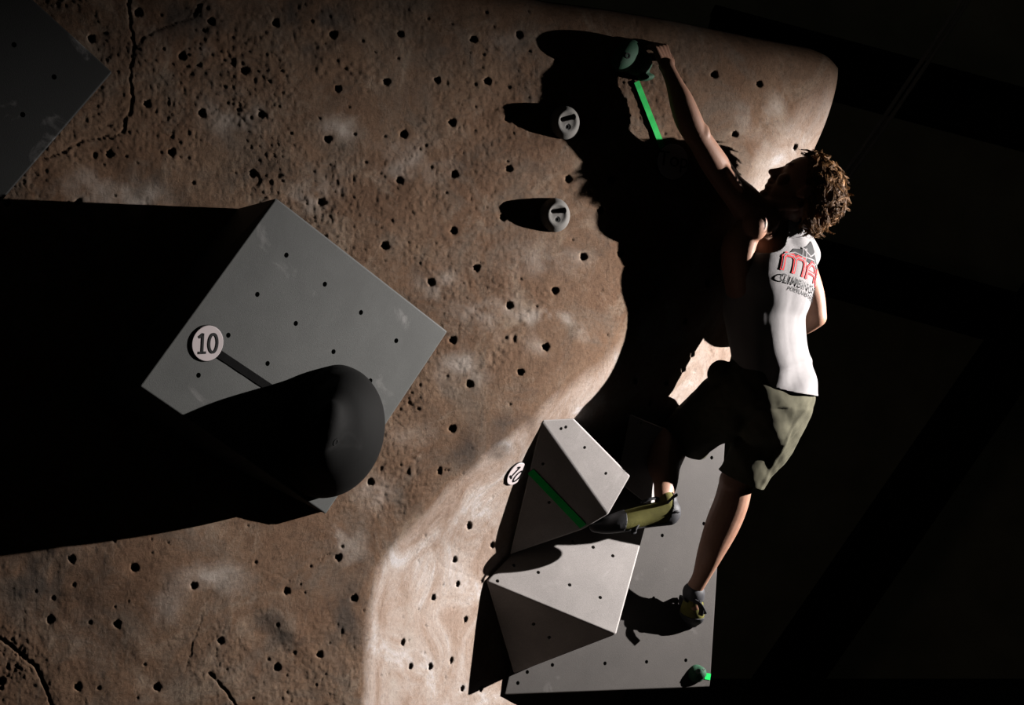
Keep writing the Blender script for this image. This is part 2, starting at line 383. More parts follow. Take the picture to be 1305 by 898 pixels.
def poly_volume(name, pts, mat, holes=(), label='', bev=0.004, r=0.0068, group='grey faceted climbing volumes'):
    V = [P(*p) for p in pts]
    loc = sum(V, Vector())/len(V)
    bm = bmesh.new()
    for v in V: bm.verts.new(v-loc)
    res = bmesh.ops.convex_hull(bm, input=bm.verts)
    junk = [e for e in res['geom_interior'] if isinstance(e, bmesh.types.BMVert)]
    if junk: bmesh.ops.delete(bm, geom=junk, context='VERTS')
    bmesh.ops.dissolve_limit(bm, angle_limit=math.radians(2.5), verts=bm.verts, edges=bm.edges)
    bmesh.ops.bevel(bm, geom=list(bm.edges), offset=bev, segments=3, affect='EDGES', profile=0.5, clamp_overlap=True)
    bmesh.ops.recalc_face_normals(bm, faces=bm.faces)
    # bolt holes cut into the faces
    bm.faces.ensure_lookup_table()
    byface = {}
    O = Vector((0, 0, CZ))-loc
    for h in holes:
        d = RAY(h[0], h[1]).normalized(); best = None
        for f in bm.faces:
            if f.calc_area() < 0.002: continue
            dn = d.dot(f.normal)
            if dn > -1e-4: continue
            t = (f.verts[0].co-O).dot(f.normal)/dn; q = O+d*t
            if t > 0 and bmesh.geometry.intersect_face_point(f, q) and (best is None or t < best[0]): best = (t, f, q)
        if best: byface.setdefault(best[1], []).append(best[2])
    for f, qs in byface.items():
        n = f.normal.copy(); c = f.calc_center_median(); ax = (f.verts[1].co-f.verts[0].co).normalized(); ay = n.cross(ax)
        to2 = lambda p: ((p-c).dot(ax), (p-c).dot(ay)); to3 = lambda p: c+ax*p[0]+ay*p[1]
        outer = list(f.verts); v2 = [to2(v.co) for v in outer]; E = [(i, (i+1) % len(v2)) for i in range(len(v2))]
        circ = []
        for q in qs:
            k0 = len(v2); q2 = to2(q)
            for k in range(14):
                a = 2*math.pi*k/14; v2.append((q2[0]+r*math.cos(a), q2[1]+r*math.sin(a)))
            E += [(k0+k, k0+(k+1) % 14) for k in range(14)]; circ.append((q2, k0))
        out = delaunay_2d_cdt([Vector(v) for v in v2], E, [], 0, 1e-7)
        ov, of, orig = out[0], out[2], out[3]
        bmesh.ops.delete(bm, geom=[f], context='FACES_ONLY')
        vm = []
        for i, p in enumerate(ov):
            src = orig[i][0] if orig[i] else None
            vm.append(outer[src] if (src is not None and src < len(outer)) else bm.verts.new(to3(p)))
        for t in of:
            ce = sum((Vector(ov[i]) for i in t), Vector((0, 0)))/len(t)
            if any((ce-Vector(q)).length < r*0.95 for q, _ in circ): continue
            try: bm.faces.new([vm[i] for i in t])
            except ValueError: pass
        inv = {}
        for i in range(len(ov)):
            for s in orig[i]: inv[s] = vm[i]
        for q2, k0 in circ:
            ring = [inv[k0+k] for k in range(14)]
            low = [bm.verts.new(v.co-n*0.022) for v in ring]
            for k in range(14):
                bm.faces.new([ring[k], ring[(k+1) % 14], low[(k+1) % 14], low[k]])
            bm.faces.new(low)
    bmesh.ops.recalc_face_normals(bm, faces=bm.faces)
    o = bm_obj(name, bm, mat); o.location = loc
    return tag(o, label, 'climbing volume', group)

def at_plane(pl, px, py): return (px, py, pl(px, py))

# V1: the big wedge with the number ten
v1 = plane3((352, 252, 5.50), (570, 422, WY(570, 422, .05)), (415, 655, WY(415, 655, .05)))
V1pts = [at_plane(v1, *p) for p in ((352, 252), (570, 422), (415, 655), (178, 492))]
V1base = [(300, 266, WY(300, 266)+.02), (566, 425, WY(566, 425)+.05), (414, 648, WY(414, 648)+.05), (110, 500, WY(110, 500)+.02)]
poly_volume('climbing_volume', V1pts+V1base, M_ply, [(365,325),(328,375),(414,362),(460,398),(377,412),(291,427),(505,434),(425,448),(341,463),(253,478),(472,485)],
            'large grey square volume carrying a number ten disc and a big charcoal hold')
# V0: cut by the left edge of the picture
v0 = plane3((143, 92, WY(143, 92, .05)), (-57, -90, WY(-57, -90, .09)), (-60, 328, WY(-60, 328, .09)))
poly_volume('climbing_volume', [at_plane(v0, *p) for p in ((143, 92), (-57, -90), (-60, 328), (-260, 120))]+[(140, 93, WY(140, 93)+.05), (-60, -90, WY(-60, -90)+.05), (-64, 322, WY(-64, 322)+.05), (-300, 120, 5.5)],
            M_ply_dim, [(69, 98), (18, 57), (29, 146)], 'dimmed grey flat volume in the top left corner of the wall')
# C: big board under the two pyramids
cpl = plane3((925, 550, 6.68), (905, 875, 6.62), (643, 885, WY(643, 885, .02)))
poly_volume('climbing_volume', [at_plane(cpl, *p) for p in ((800, 528), (925, 550), (905, 875), (643, 885), (662, 800))]+
            [(812, 545, 6.75), (890, 562, 6.9), (830, 866, 6.95), (650, 878, 6.7)],
            M_ply_shaded, [(907,583),(897,667),(844,682),(833,762),(874,841),(824,843),(771,845),(704,847),(660,870),(672,856)],
            'wide grey board volume at the wall edge with a small green foothold', r=0.006)
# D: small bright facet at the top of the board
poly_volume('climbing_volume', [(803, 527, 6.30), (852, 548, 6.50), (834, 650, 6.50), (786, 612, 6.30)]+[(806, 535, 6.6), (848, 552, 6.6), (832, 640, 6.6), (790, 606, 6.6)],
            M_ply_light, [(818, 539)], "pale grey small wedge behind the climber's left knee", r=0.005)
# B: lower pyramid
bpl = plane3((620, 740, WY(620, 740, .012)), (785, 808, 6.20), (822, 672, 6.40))
Bf = [at_plane(bpl, *p) for p in ((620, 740), (785, 808), (822, 672), (750, 655), (658, 700))]
poly_volume('climbing_volume', Bf+[(655, 858, cpl(655, 858)-0.002)]+[(626, 742, 6.6), (780, 800, 6.55), (816, 676, 6.55), (750, 665, 6.55), (665, 705, 6.6), (660, 852, 6.6)],
            M_ply_light, [(655,720),(686,729),(726,745),(765,761),(730,690),(756,697),(781,708),(634,740),(700,812),(680,795)],
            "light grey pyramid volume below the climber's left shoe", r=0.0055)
# A: upper pyramid
apl = plane3((690, 535, WY(690, 535, .0)), (731, 533, 6.085), (775, 655, 6.215))
apd = plane3((690, 535, WY(690, 535, .0)), (775, 655, 6.215), (650, 706, WY(650, 706, .02)))
Af = [(690, 535, WY(690, 535, 0)), (731, 533, 6.085), at_plane(apl, 803, 606), (775, 655, 6.215), at_plane(apd, 743, 674), at_plane(apd, 650, 706)]
poly_volume('climbing_volume', Af+[(696, 545, 6.55), (731, 540, 6.55), (796, 606, 6.55), (771, 650, 6.55), (655, 700, 6.6)],
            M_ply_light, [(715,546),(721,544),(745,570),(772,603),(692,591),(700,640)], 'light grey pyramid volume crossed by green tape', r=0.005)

# ------------------------------------------------------------------ organic meshes
def ell(center, ax, ay, az, seg=20, rings=12):
    """ellipsoid from three half-axis vectors"""
    V, F = [], []
    for i in range(rings+1):
        th = math.pi*i/rings
        for j in range(seg):
            ph = 2*math.pi*j/seg
            V.append(center+ax*(math.sin(th)*math.cos(ph))+ay*(math.sin(th)*math.sin(ph))+az*math.cos(th))
    for i in range(rings):
        for j in range(seg):
            F.append((i*seg+j, i*seg+(j+1) % seg, (i+1)*seg+(j+1) % seg, (i+1)*seg+j))
    return V, F

def sph(c, r): return ell(c, Vector((r, 0, 0)), Vector((0, r, 0)), Vector((0, 0, r)))

def catmull(pts, n):
    out = []; L = len(pts)
    for i in range(L-1):
        p0 = pts[max(i-1, 0)]; p1 = pts[i]; p2 = pts[i+1]; p3 = pts[min(i+2, L-1)]
        for k in range(n):
            t = k/n
            out.append([0.5*((2*b)+(-a+c)*t+(2*a-5*b+4*c-d)*t*t+(-a+3*b-3*c+d)*t**3) for a, b, c, d in zip(p0, p1, p2, p3)])
    out.append(list(pts[-1])); return out

def limb(nodes, n=6, seg=20, ref=None, cap=True):
    """nodes: (Vector, ra, rb). ra lies along ref, rb across; smooth loft with round ends"""
    raw = [(*nd[0], nd[1], nd[2] if len(nd) > 2 else nd[1]) for nd in nodes]
    pts = catmull(raw, n); V, F = [], []
    cs = [Vector(p[:3]) for p in pts]
    last = Vector(ref) if ref else None
    rings = []
    for i, p in enumerate(pts):
        t = (cs[min(i+1, len(cs)-1)]-cs[max(i-1, 0)]).normalized()
        if last is None: last = t.orthogonal()
        a = (last-t*last.dot(t)).normalized(); b_ = t.cross(a)
        if not ref: last = a
        rings.append((cs[i], a, b_, t, p[3], p[4]))
    def add(c, a, b_, ra, rb):
        for j in range(seg):
            ph = 2*math.pi*j/seg; V.append(c+a*(ra*math.cos(ph))+b_*(rb*math.sin(ph)))
    if cap:
        c, a, b_, t, ra, rb = rings[0]; m = min(ra, rb)
        for k in (0.985, 0.8, 0.5, 0.25): add(c-t*(m*k), a, b_, ra*math.sqrt(1-k*k), rb*math.sqrt(1-k*k))
    for c, a, b_, t, ra, rb in rings: add(c, a, b_, ra, rb)
    if cap:
        c, a, b_, t, ra, rb = rings[-1]; m = min(ra, rb)
        for k in (0.25, 0.5, 0.8, 0.985): add(c+t*(m*k), a, b_, ra*math.sqrt(1-k*k), rb*math.sqrt(1-k*k))
    nr = len(V)//seg
    for i in range(nr-1):
        for j in range(seg): F.append((i*seg+j, i*seg+(j+1) % seg, (i+1)*seg+(j+1) % seg, (i+1)*seg+j))
    F.append(tuple(range(seg))[::-1]); F.append(tuple(range((nr-1)*seg, nr*seg)))
    return V, F

def fuse(prims, voxel, iters=6, factor=0.5):
    """voxel union of closed shapes, smoothed: returns (verts, tris/quads)"""
    V, F = [], []
    for v, f in prims:
        k = len(V); V += list(v); F += [tuple(i+k for i in q) for q in f]
    me = mesh_np('tmp', V, F); o = bpy.data.objects.new('tmp', me); C.objects.link(o)
    bm = bmesh.new(); bm.from_mesh(me); bmesh.ops.recalc_face_normals(bm, faces=bm.faces); bm.to_mesh(me); bm.free()
    r = o.modifiers.new('r', 'REMESH'); r.mode = 'VOXEL'; r.voxel_size = voxel; r.adaptivity = 0
    s = o.modifiers.new('s', 'SMOOTH'); s.factor = factor; s.iterations = iters
    dg = bpy.context.evaluated_depsgraph_get(); dg.update()
    ev = o.evaluated_get(dg); m2 = ev.to_mesh()
    co = np.empty(len(m2.vertices)*3); m2.vertices.foreach_get('co', co)
    no = np.empty(len(m2.vertices)*3); m2.vertices.foreach_get('normal', no)
    faces = [tuple(p.vertices) for p in m2.polygons]
    ev.to_mesh_clear(); bpy.data.objects.remove(o); bpy.data.meshes.remove(me)
    return co.reshape(-1, 3), faces, no.reshape(-1, 3)

def clip(V, F, field):
    """keep field<=0, cutting crossing polygons cleanly"""
    V = [Vector(v) for v in V]; f = list(field); cache = {}; out = []
    def cut(i, j):
        k = (min(i, j), max(i, j))
        if k not in cache:
            t = f[i]/(f[i]-f[j]); V.append(V[i].lerp(V[j], t)); f.append(0.0); cache[k] = len(V)-1
        return cache[k]
    for q in F:
        ins = [f[i] <= 0 for i in q]
        if all(ins): out.append(q); continue
        if not any(ins): continue
        n = []
        for a in range(len(q)):
            i, j = q[a], q[(a+1) % len(q)]
            if f[i] <= 0: n.append(i)
            if (f[i] <= 0) != (f[j] <= 0): n.append(cut(i, j))
        if len(n) >= 3: out.append(tuple(n))
    used = sorted({i for q in out for i in q}); mp = {i: k for k, i in enumerate(used)}
    return [V[i] for i in used], [tuple(mp[i] for i in q) for q in out]

def simple_parts(root): return root
def disc_ring(bm, c, ax, ay, r0, r1, seg=24): pass

# ------------------------------------------------------------------ climbing holds
def frame_on_wall(px, py, Yc=None, normal=None):
    if normal is None:
        h = 6
        a = P(px+h, py, WY(px+h, py))-P(px-h, py, WY(px-h, py)); b_ = P(px, py-h, WY(px, py-h))-P(px, py+h, WY(px, py+h))
        n = b_.cross(a).normalized()
        if n.y > 0: n = -n
    else: n = normal.normalized()
    up = (Vector((0, 0, 1))-n*n.z).normalized(); right = up.cross(n)   # right in the picture
    right = -n.cross(up).normalized()
    if right.x < 0: right = -right
    return right, up, n

def bolt(parent, c, right, up, n, r=0.008, depth=0.004):
    bm = bmesh.new(); seg = 16
    ro = [bm.verts.new(c+right*(math.cos(a)*r)+up*(math.sin(a)*r)+n*0.0012) for a in [2*math.pi*k/seg for k in range(seg)]]
    ri = [bm.verts.new(c+right*(math.cos(a)*r*.62)+up*(math.sin(a)*r*.62)+n*0.0012) for a in [2*math.pi*k/seg for k in range(seg)]]
    lo = [bm.verts.new(v.co-n*depth) for v in ri]; bo = [bm.verts.new(v.co-n*0.006) for v in ro]
    for k in range(seg):
        j = (k+1) % seg
        bm.faces.new([ro[k], ro[j], ri[j], ri[k]]); bm.faces.new([ri[k], ri[j], lo[j], lo[k]]); bm.faces.new([bo[k], bo[j], ro[j], ro[k]])
    bm.faces.new(lo)
    bmesh.ops.recalc_face_normals(bm, faces=bm.faces)
    return bm_obj('bolt', bm, M_dark_metal, parent)

def ring_hold(px, py, label, rot=0.0):
    right, up, n = frame_on_wall(px, py); c0 = P(px, py, WY(px, py))
    root = empty('climbing_hold', c0, label, 'climbing hold', 'grey ring-shaped climbing holds')
    n0 = n; n = (n0*0.35+(Vector((0, 0, CZ))-c0).normalized()*0.65).normalized()
    R = 0.049; nr, ns = 44, 72; V, F = [], []
    def h(x, y):
        xr = x*math.cos(rot)+y*math.sin(rot); yr = -x*math.sin(rot)+y*math.cos(rot)
        r = math.hypot(xr, yr)/R
        top = yr/R
        z = 0.042*math.sqrt(max(0, 1-r**3))*(1+0.25*top)+0.008*math.exp(-((r-0.66)/0.22)**2)*(1+0.35*top)
        sx = max(0.0, abs(xr/R-0.04)-0.36); d = math.hypot(sx, (yr/R-0.24-0.10*xr/R))
        z -= 0.018*math.exp(-(d/0.12)**4)
        d = math.hypot(xr/R, yr/R+0.27); z -= 0.004*math.exp(-(d/0.15)**6)
        return max(z, 0.0 if r > .98 else 0.004)
    for i in range(nr+1):
        r = R*(i/nr)**0.85
        for j in range(ns):
            a = 2*math.pi*j/ns; x, y = r*math.cos(a), r*math.sin(a); z = h(x, y) if i < nr else -0.006
            V.append(c0+right*x+up*y+n*z)
    for i in range(nr):
        for j in range(ns): F.append((i*ns+j, i*ns+(j+1) % ns, (i+1)*ns+(j+1) % ns, (i+1)*ns+j))
    me = mesh_np('body', V, F); link('body', me, M_grey_hold, root, True)
    x, y = 0.0*R, -0.27*R
    bolt(root, c0+right*x+up*y+n*(h(x, y)+.002), right, up, n, 0.0070, 0.006)
    return root
ring_hold(720, 156, 'upper of the two grey ring-shaped holds', 0.15)
ring_hold(707, 274, 'lower of the two grey ring-shaped holds', 0.0)

def blob_hold(name, prims, voxel, mat, label, bolts, iters=8, cat='climbing hold', group=None):
    V, F, _ = fuse(prims, voxel, iters); c0 = Vector(V.mean(0))
    root = empty(name, c0, label, cat, group)
    body = link('body', mesh_np('body', V, F), mat, root, True)
    bvh = BVHTree.FromPolygons([Vector(v) for v in V], F)
    O = Vector((0, 0, CZ))
    for (bx, by, r) in bolts:
        d = RAY(bx, by).normalized(); hit = bvh.ray_cast(O, d)
        if hit[0]:
            n = hit[1]; up = (Vector((0, 0, 1))-n*n.z).normalized(); right = up.cross(n)
            bolt(root, hit[0], right, up, n, r, 0.005)
    return root, bvh

X3, Y3, Z3 = Vector((1, 0, 0)), Vector((0, 1, 0)), Vector((0, 0, 1))
# big charcoal hold on volume V1
nrm = ((P(*V1pts[1])-P(*V1pts[0])).cross(P(*V1pts[3])-P(*V1pts[0]))).normalized()
if nrm.y > 0: nrm = -nrm
def onV1(px, py, off=0.0): return P(px, py, v1(px, py))+nrm*off
u1 = (onV1(500, 560)-onV1(330, 510)).normalized(); w1 = nrm.cross(u1)
if w1.z < 0: w1 = -w1
prims = [limb([(onV1(418, 549, -0.01), .182, .150), (onV1(414, 548, 0.035), .176, .140), (onV1(401, 543, 0.085), .152, .112), (onV1(381, 536, 0.135), .115, .075), (onV1(370, 530, 0.17), .075, .040)], ref=w1, seg=36),
         ell(onV1(418, 549, 0.02), u1*0.152, w1*0.180, nrm*0.075, 36, 20)]
blob_hold('climbing_hold', prims, 0.006, M_black_hold, 'big smooth charcoal bulge hold bolted on the large square volume', [(428, 563, 0.010)], 30)
# green top hold gripped by the hand
r_, u_, n_ = frame_on_wall(808, 80)
c = P(808, 78, WY(808, 78))
v_ = (Vector((0, 0, CZ))-c).normalized()
prims = [ell(c+v_*0.030-r_*0.026+u_*0.014, r_*0.048+u_*0.026, u_*0.042-r_*.008, v_*0.046), ell(c+v_*0.012+r_*0.006, r_*0.056, u_*0.042, v_*0.040),
         ell(c+r_*0.040-u_*0.044+v_*.005, r_*0.030+u_*0.005, u_*0.012, v_*0.030)]
blob_hold('climbing_hold', prims, 0.004, M_green_hold, "dark green hold gripped by the climber's raised hand", [(800, 71, 0.0085)], 12)
# small green foothold at the bottom of the board
cn = (P(925, 550, cpl(925, 550))-P(643, 885, cpl(643, 885))).cross(P(905, 875, cpl(905, 875))-P(643, 885, cpl(643, 885))).normalized()
if cn.y > 0: cn = -cn
r_, u_, n_ = frame_on_wall(0, 0, normal=cn)
c = P(887, 858, cpl(887, 858))
prims = [ell(c, r_*0.030, u_*0.029, n_*0.030), ell(c+n_*0.012+r_*.004+u_*.003, r_*0.022, u_*0.022, n_*0.026)]
rt, _ = blob_hold('climbing_hold', prims, 0.003, M_green_hold, 'small round green foothold at the bottom right of the board', [(890, 855, 0.008), (897, 853, 0.0035), (889, 862, 0.0035)], 4)

# ------------------------------------------------------------------ tape and number discs
def text_mesh(body, size, extrude=0.0006, offset=0.0, sx=1.0, shear=0.0):
    cu = bpy.data.curves.new('t', 'FONT'); cu.body = body; cu.size = size; cu.extrude = extrude; cu.offset = offset
    cu.align_x = 'CENTER'; cu.align_y = 'CENTER'; cu.resolution_u = 4; cu.shear = shear
    o = bpy.data.objects.new('t', cu); C.objects.link(o)
    dg = bpy.context.evaluated_depsgraph_get(); dg.update()
    ev = o.evaluated_get(dg); m = bpy.data.meshes.new_from_object(ev)
    bpy.data.objects.remove(o); bpy.data.curves.remove(cu)
    for v in m.vertices: v.co.x *= sx
    xs = [v.co.x for v in m.vertices]; ys = [v.co.y for v in m.vertices]
    cx, cy = (max(xs)+min(xs))/2, (max(ys)+min(ys))/2
    for v in m.vertices: v.co.x -= cx; v.co.y -= cy
    return m

def strip(a, b, wd, n, mat, label, thick=0.0008):
    d = (b-a).normalized(); s = n.cross(d).normalized()*wd/2; bm = bmesh.new(); k = 10; rows = []
    for i in range(k+1):
        p = a.lerp(b, i/k)+n*(0.0012+0.0003*math.sin(i*2.1)); rows.append([bm.verts.new(p-s+n*thick), bm.verts.new(p+s+n*thick), bm.verts.new(p+s-n*thick), bm.verts.new(p-s-n*thick)])
    for i in range(k):
        for j in range(4): bm.faces.new([rows[i][j], rows[i][(j+1) % 4], rows[i+1][(j+1) % 4], rows[i+1][j]])
    bm.faces.new(rows[0][::-1]); bm.faces.new(rows[-1])
    bmesh.ops.recalc_face_normals(bm, faces=bm.faces)
    o = bm_obj('tape_strip', bm, mat); return tag(o, label, 'tape')

def ten_mesh(h):
    bm = bmesh.new(); w_ = h*.125
    def stroke(pts, closed=False):
        n = len(pts); L, Rr = [], []
        for i in range(n):
            a = Vector(pts[i-1 if (i or closed) else 0]); c_ = Vector(pts[(i+1) % n if closed else min(i+1, n-1)]); d = (c_-a).normalized(); p = Vector((-d.y, d.x))*w_/2
            q = Vector(pts[i]); L.append(bm.verts.new((*(q+p), 0))); Rr.append(bm.verts.new((*(q-p), 0)))
        for i in range(n if closed else n-1):
            j = (i+1) % n; bm.faces.new([L[i], L[j], Rr[j], Rr[i]])
    stroke([(-.50*h, .30*h), (-.27*h, .47*h)]); stroke([(-.29*h, .50*h), (-.29*h, -.5*h)]); stroke([(-.50*h, -.45*h), (-.08*h, -.45*h)])
    stroke([((.30+.23*math.cos(2*math.pi*k/28))*h, .45*math.sin(2*math.pi*k/28)*h) for k in range(28)], True)
    ret = bmesh.ops.extrude_face_region(bm, geom=bm.faces[:])
    for v in [g for g in ret['geom'] if isinstance(g, bmesh.types.BMVert)]: v.co.z += .0006
    bmesh.ops.recalc_face_normals(bm, faces=bm.faces)
    me = bpy.data.meshes.new('ten'); bm.to_mesh(me); bm.free(); return me

def disc(c, right, up, n, R, text, tsize, ang, label, th=0.003, stand=0.001, sx=1.0):
    root = empty('number_disc', c, label, 'sign disc', 'round white route discs')
    r2 = right*math.cos(ang)+up*math.sin(ang); u2 = up*math.cos(ang)-right*math.sin(ang)
    bm = bmesh.new(); seg = 48; prof = [(0.001, stand+th), (R*0.975, stand+th), (R, stand+th-0.001), (R, 0.0)]
    rings = [[bm.verts.new(c+r2*(math.cos(2*math.pi*k/seg)*r)+u2*(math.sin(2*math.pi*k/seg)*r)+n*z) for k in range(seg)] for r, z in prof]
    for a, b_ in zip(rings[:-1], rings[1:]):
        for k in range(seg): bm.faces.new([a[k], a[(k+1) % seg], b_[(k+1) % seg], b_[k]])
    bm.faces.new(rings[0])
    bmesh.ops.recalc_face_normals(bm, faces=bm.faces)
    bm_obj('plate', bm, M_disc, root)
    m = ten_mesh(tsize) if text == '10' else text_mesh(text, tsize, 0.0004, offset=0.0, sx=sx)
    for v in m.vertices: v.co = c+r2*v.co.x+u2*v.co.y+n*(stand+th+0.0006+v.co.z)
    link('lettering', m, M_ink, root)
    bm = bmesh.new(); rings = [[bm.verts.new(c+r2*(math.cos(2*math.pi*k/seg)*r)+u2*(math.sin(2*math.pi*k/seg)*r)+n*z) for k in range(seg)] for r, z in ((R*1.004, stand+th-.001), (R*1.035, stand+th-.002), (R*1.035, -.001))]
    for a, b_ in zip(rings[:-1], rings[1:]):
        for k in range(seg): bm.faces.new([a[k], a[(k+1) % seg], b_[(k+1) % seg], b_[k]])
    bm_obj('rim', bm, M_disc_edge, root)
    return root
vr = (Vector((1, 0, 0))-nrm*nrm.x).normalized(); vu = vr.cross(nrm)
if vu.z < 0: vu = -vu
strip(onV1(278, 450), onV1(350, 498), 0.021, nrm, M_black_tape, 'black tape strip between the number ten disc and charcoal hold')
disc(onV1(263.5, 437), vr, vu, nrm, 0.0455, '10', 0.052, -0.09, 'white number ten disc on the large square volume', stand=0.002, sx=1.0)
ra, ua, na = frame_on_wall(860, 200)
strip(P(811, 104, WY(811, 104)-.006), P(845, 190, WY(845, 190)-.006), 0.0185, na, M_green_tape, 'bright green tape strip running down from the green top hold')
disc(P(857, 206, WY(857, 206)-.006), ra, ua, na, 0.052, 'Top', 0.062, -0.08, "white Top disc behind the climber's upper arm", stand=0.001)
ra, ua, na = frame_on_wall(659, 603)
disc(P(657, 603, WY(657, 603)-.004), ra, ua, na, 0.037, '10', 0.043, -0.62, 'white number ten disc stuck beside the pyramid volume', stand=0.001)
an = (P(775, 655, 6.215)-P(690, 535, WY(690, 535))).cross(P(650, 706, apd(650, 706))-P(690, 535, WY(690, 535))).normalized()
if an.y > 0: an = -an
strip(P(676, 600, apd(676, 600)), P(743, 670, apd(743, 670)), 0.022, an, M_green_tape, 'green tape strip across the shaded face of the pyramid volume')
q = P(898, 861, cpl(898, 861)); strip(q, P(905, 862, cpl(905, 862)), 0.020, cn, M_green_tape, 'short green tape tab under the small foothold')

# ------------------------------------------------------------------ the climber
P0 = P
def P(px, py, Y):
    d = np.interp(py, [60, 100, 170, 260, 420], [.180, .180, .222, .385, .49])
    if px < 900 and py > 520: d = np.interp(py, [500, 545, 630, 660], [.47, .55, .53, .52])
    if px > 870 and py > 560: d = np.interp(py, [560, 620, 700, 760], [.45, .45, .42, .44])
    return P0(px, py, Y+d)
person = empty('person', P(985, 500, 5.8), 'shirt-backed climber in white tank top and olive shorts hanging from the green hold', 'person')
person['label'] = 'climber in white tank top and olive shorts reaching up to the green hold'
Fd = Vector((-0.74, 0.67, 0.0)).normalized()      # chest direction
Sd = Vector((0.67, 0.74, 0.0)).normalized()       # towards the right shoulder
S_L, S_R = P(952, 262, 5.76), P(1010, 303, 5.92)
E_L, W_L = P(887, 172, 5.84), P(853, 92, 5.885)
E_R, W_R = P(1041, 404, 5.93), P(985, 425, 6.06)
H_L, H_R = P(962, 500, 5.75), P(1000, 505, 5.84)
K_L, A_L = P(862, 556, 5.98), P(846, 630, 5.76)
K_R, A_R = P(938, 614, 5.93), P(884, 752, 6.07)
body = []
# raised arm
body.append(limb([(P(970, 285, 5.775), .050, .060), (P(950, 258, 5.775), .050, .052), (P(930, 236, 5.79), .042, .042), (P(908, 204, 5.81), .041, .040), (P(893, 180, 5.83), .036, .036), (E_L, .036, .037)]))
body.append(limb([(E_L, .035, .037), (P(877, 152, 5.85), .038, .041), (P(868, 128, 5.86), .033, .037), (P(860, 108, 5.875), .024, .028), (W_L, .019, .024), (P(849, 83, 5.888), .020, .026)]))
body.append(ell(P(896, 172, 5.83), X3*.022, Y3*.022, Z3*.035))                   # elbow tip
body.append(ell(P(931, 222, 5.775), X3*.028-Z3*.02, Y3*.03, Z3*.05-X3*.03))        # triceps
body.append(ell(P(957, 268, 5.77), X3*.050, Y3*.048, Z3*.045))
body.append(ell(P(963, 285, 5.72), X3*.038, Y3*.040, Z3*.050))                     # deltoid
body.append(limb([(P(958, 285, 5.75), .035, .045), (P(940, 320, 5.74), .04, .06), (P(943, 380, 5.75), .03, .05)]))  # lat
# other arm
body.append(limb([(P(1003, 302, 5.90), .05, .05), (S_R, .046, .046), (P(1024, 340, 5.95), .040, .040), (P(1036, 375, 5.95), .036, .036), (E_R, .031, .031)]))
body.append(limb([(E_R, .031, .031), (P(1025, 412, 5.97), .036, .034), (P(1005, 420, 6.01), .029, .027), (W_R, .021, .025), (P(978, 427, 6.075), .022, .03)]))
# torso
TR = [(285, 990, 5.83, .060, .050), (300, 985, 5.83, .115, .070), (330, 982, 5.82, .152, .098), (360, 980, 5.81, .155, .102), (400, 976, 5.80, .140, .094),
      (440, 979, 5.79, .132, .090), (470, 984, 5.79, .135, .092), (505, 984, 5.79, .145, .100), (530, 980, 5.79, .125, .09)]
body.append(limb([(P(x, y, Y), a*(.85 if y < 480 else .78), b_*(1.03 if y < 480 else .85)) for y, x, Y, a, b_ in TR], ref=Sd, seg=32))
# neck
body.append(limb([(P(985, 300, 5.84), .062, .055), (P(996, 277, 5.82), .052, .050), (P(1010, 258, 5.815), .052, .052)], seg=24))
# legs
body.append(limb([(H_L, .078, .075), (P(915, 522, 5.84), .070, .068), (P(882, 545, 5.93), .058, .058), (K_L, .052, .055)]))
body.append(limb([(K_L, .050, .055), (P(852, 570, 5.93), .054, .060), (P(846, 590, 5.87), .050, .054), (P(848, 612, 5.80), .036, .040), (A_L, .026, .032), (P(848, 645, 5.76), .028, .032)]))
body.append(ell(P(866, 560, 5.99), X3*.045, Y3*.045, Z3*.05))
body.append(limb([(H_R, .070, .070), (P(982, 550, 5.86), .064, .064), (P(953, 592, 5.91), .054, .054), (K_R, .052, .054)]))
body.append(limb([(K_R, .046, .054), (P(932, 640, 5.95), .048, .056), (P(920, 670, 5.98), .049, .054), (P(905, 705, 6.01), .038, .042), (P(893, 735, 6.045), .026, .028), (A_R, .024, .028), (P(882, 768, 6.085), .026, .032)]))
# head ------------------------------------------------
HF = Vector((-0.69, 0.10, 0.71)).normalized()     # where the face looks
HU = Vector((0.70, 0.02, 0.70)); HU = (HU-HF*HU.dot(HF)).normalized()
HS = HF.cross(HU).normalized()
if HS.y > 0: HS = -HS                             # towards the camera
HC = P(1026, 244, 5.815)
def hp(f, u, s): return HC+HF*f+HU*u+HS*s
body.append(ell(hp(-.002, .018, 0), HF*.098, HU*.092, HS*.076, 28, 18))            # skull
body.append(ell(hp(.020, -.045, 0), HF*.066, HU*.070, HS*.062, 24, 14))            # face / jaw mass
body.append(limb([(hp(.030, -.095, 0), .024, .028), (hp(.068, -.108, 0), .018, .024)], ref=HS))   # chin
for sgn in (-1, 1):
    body.append(limb([(hp(-.015, -.055, .055*sgn), .016), (hp(.025, -.088, .040*sgn), .017), (hp(.062, -.106, .012*sgn), .015)]))  # jaw line
    body.append(ell(hp(.066, -.028, .040*sgn), HF*.020, HU*.022, HS*.022))         # cheek
    body.append(limb([(hp(.090, .016, .008*sgn), .008), (hp(.084, .020, .035*sgn), .009)]))        # brow
    # ear
    body.append(ell(hp(-.008, -.008, .076*sgn), HF*.017-HU*.004, HU*.030, HS*.009))
    body.append(ell(hp(.002, -.030, .074*sgn), HF*.009, HU*.012, HS*.007))
body.append(limb([(hp(.088, .012, 0), .009, .008), (hp(.100, -.010, 0), .009, .008), (hp(.113, -.030, 0), .011, .009)], ref=HS))  # nose
body.append(ell(hp(.082, .000, 0), HF*.016, HU*.026, HS*.016)); body.append(ell(hp(.088, -.024, 0), HF*.022, HU*.026, HS*.014))
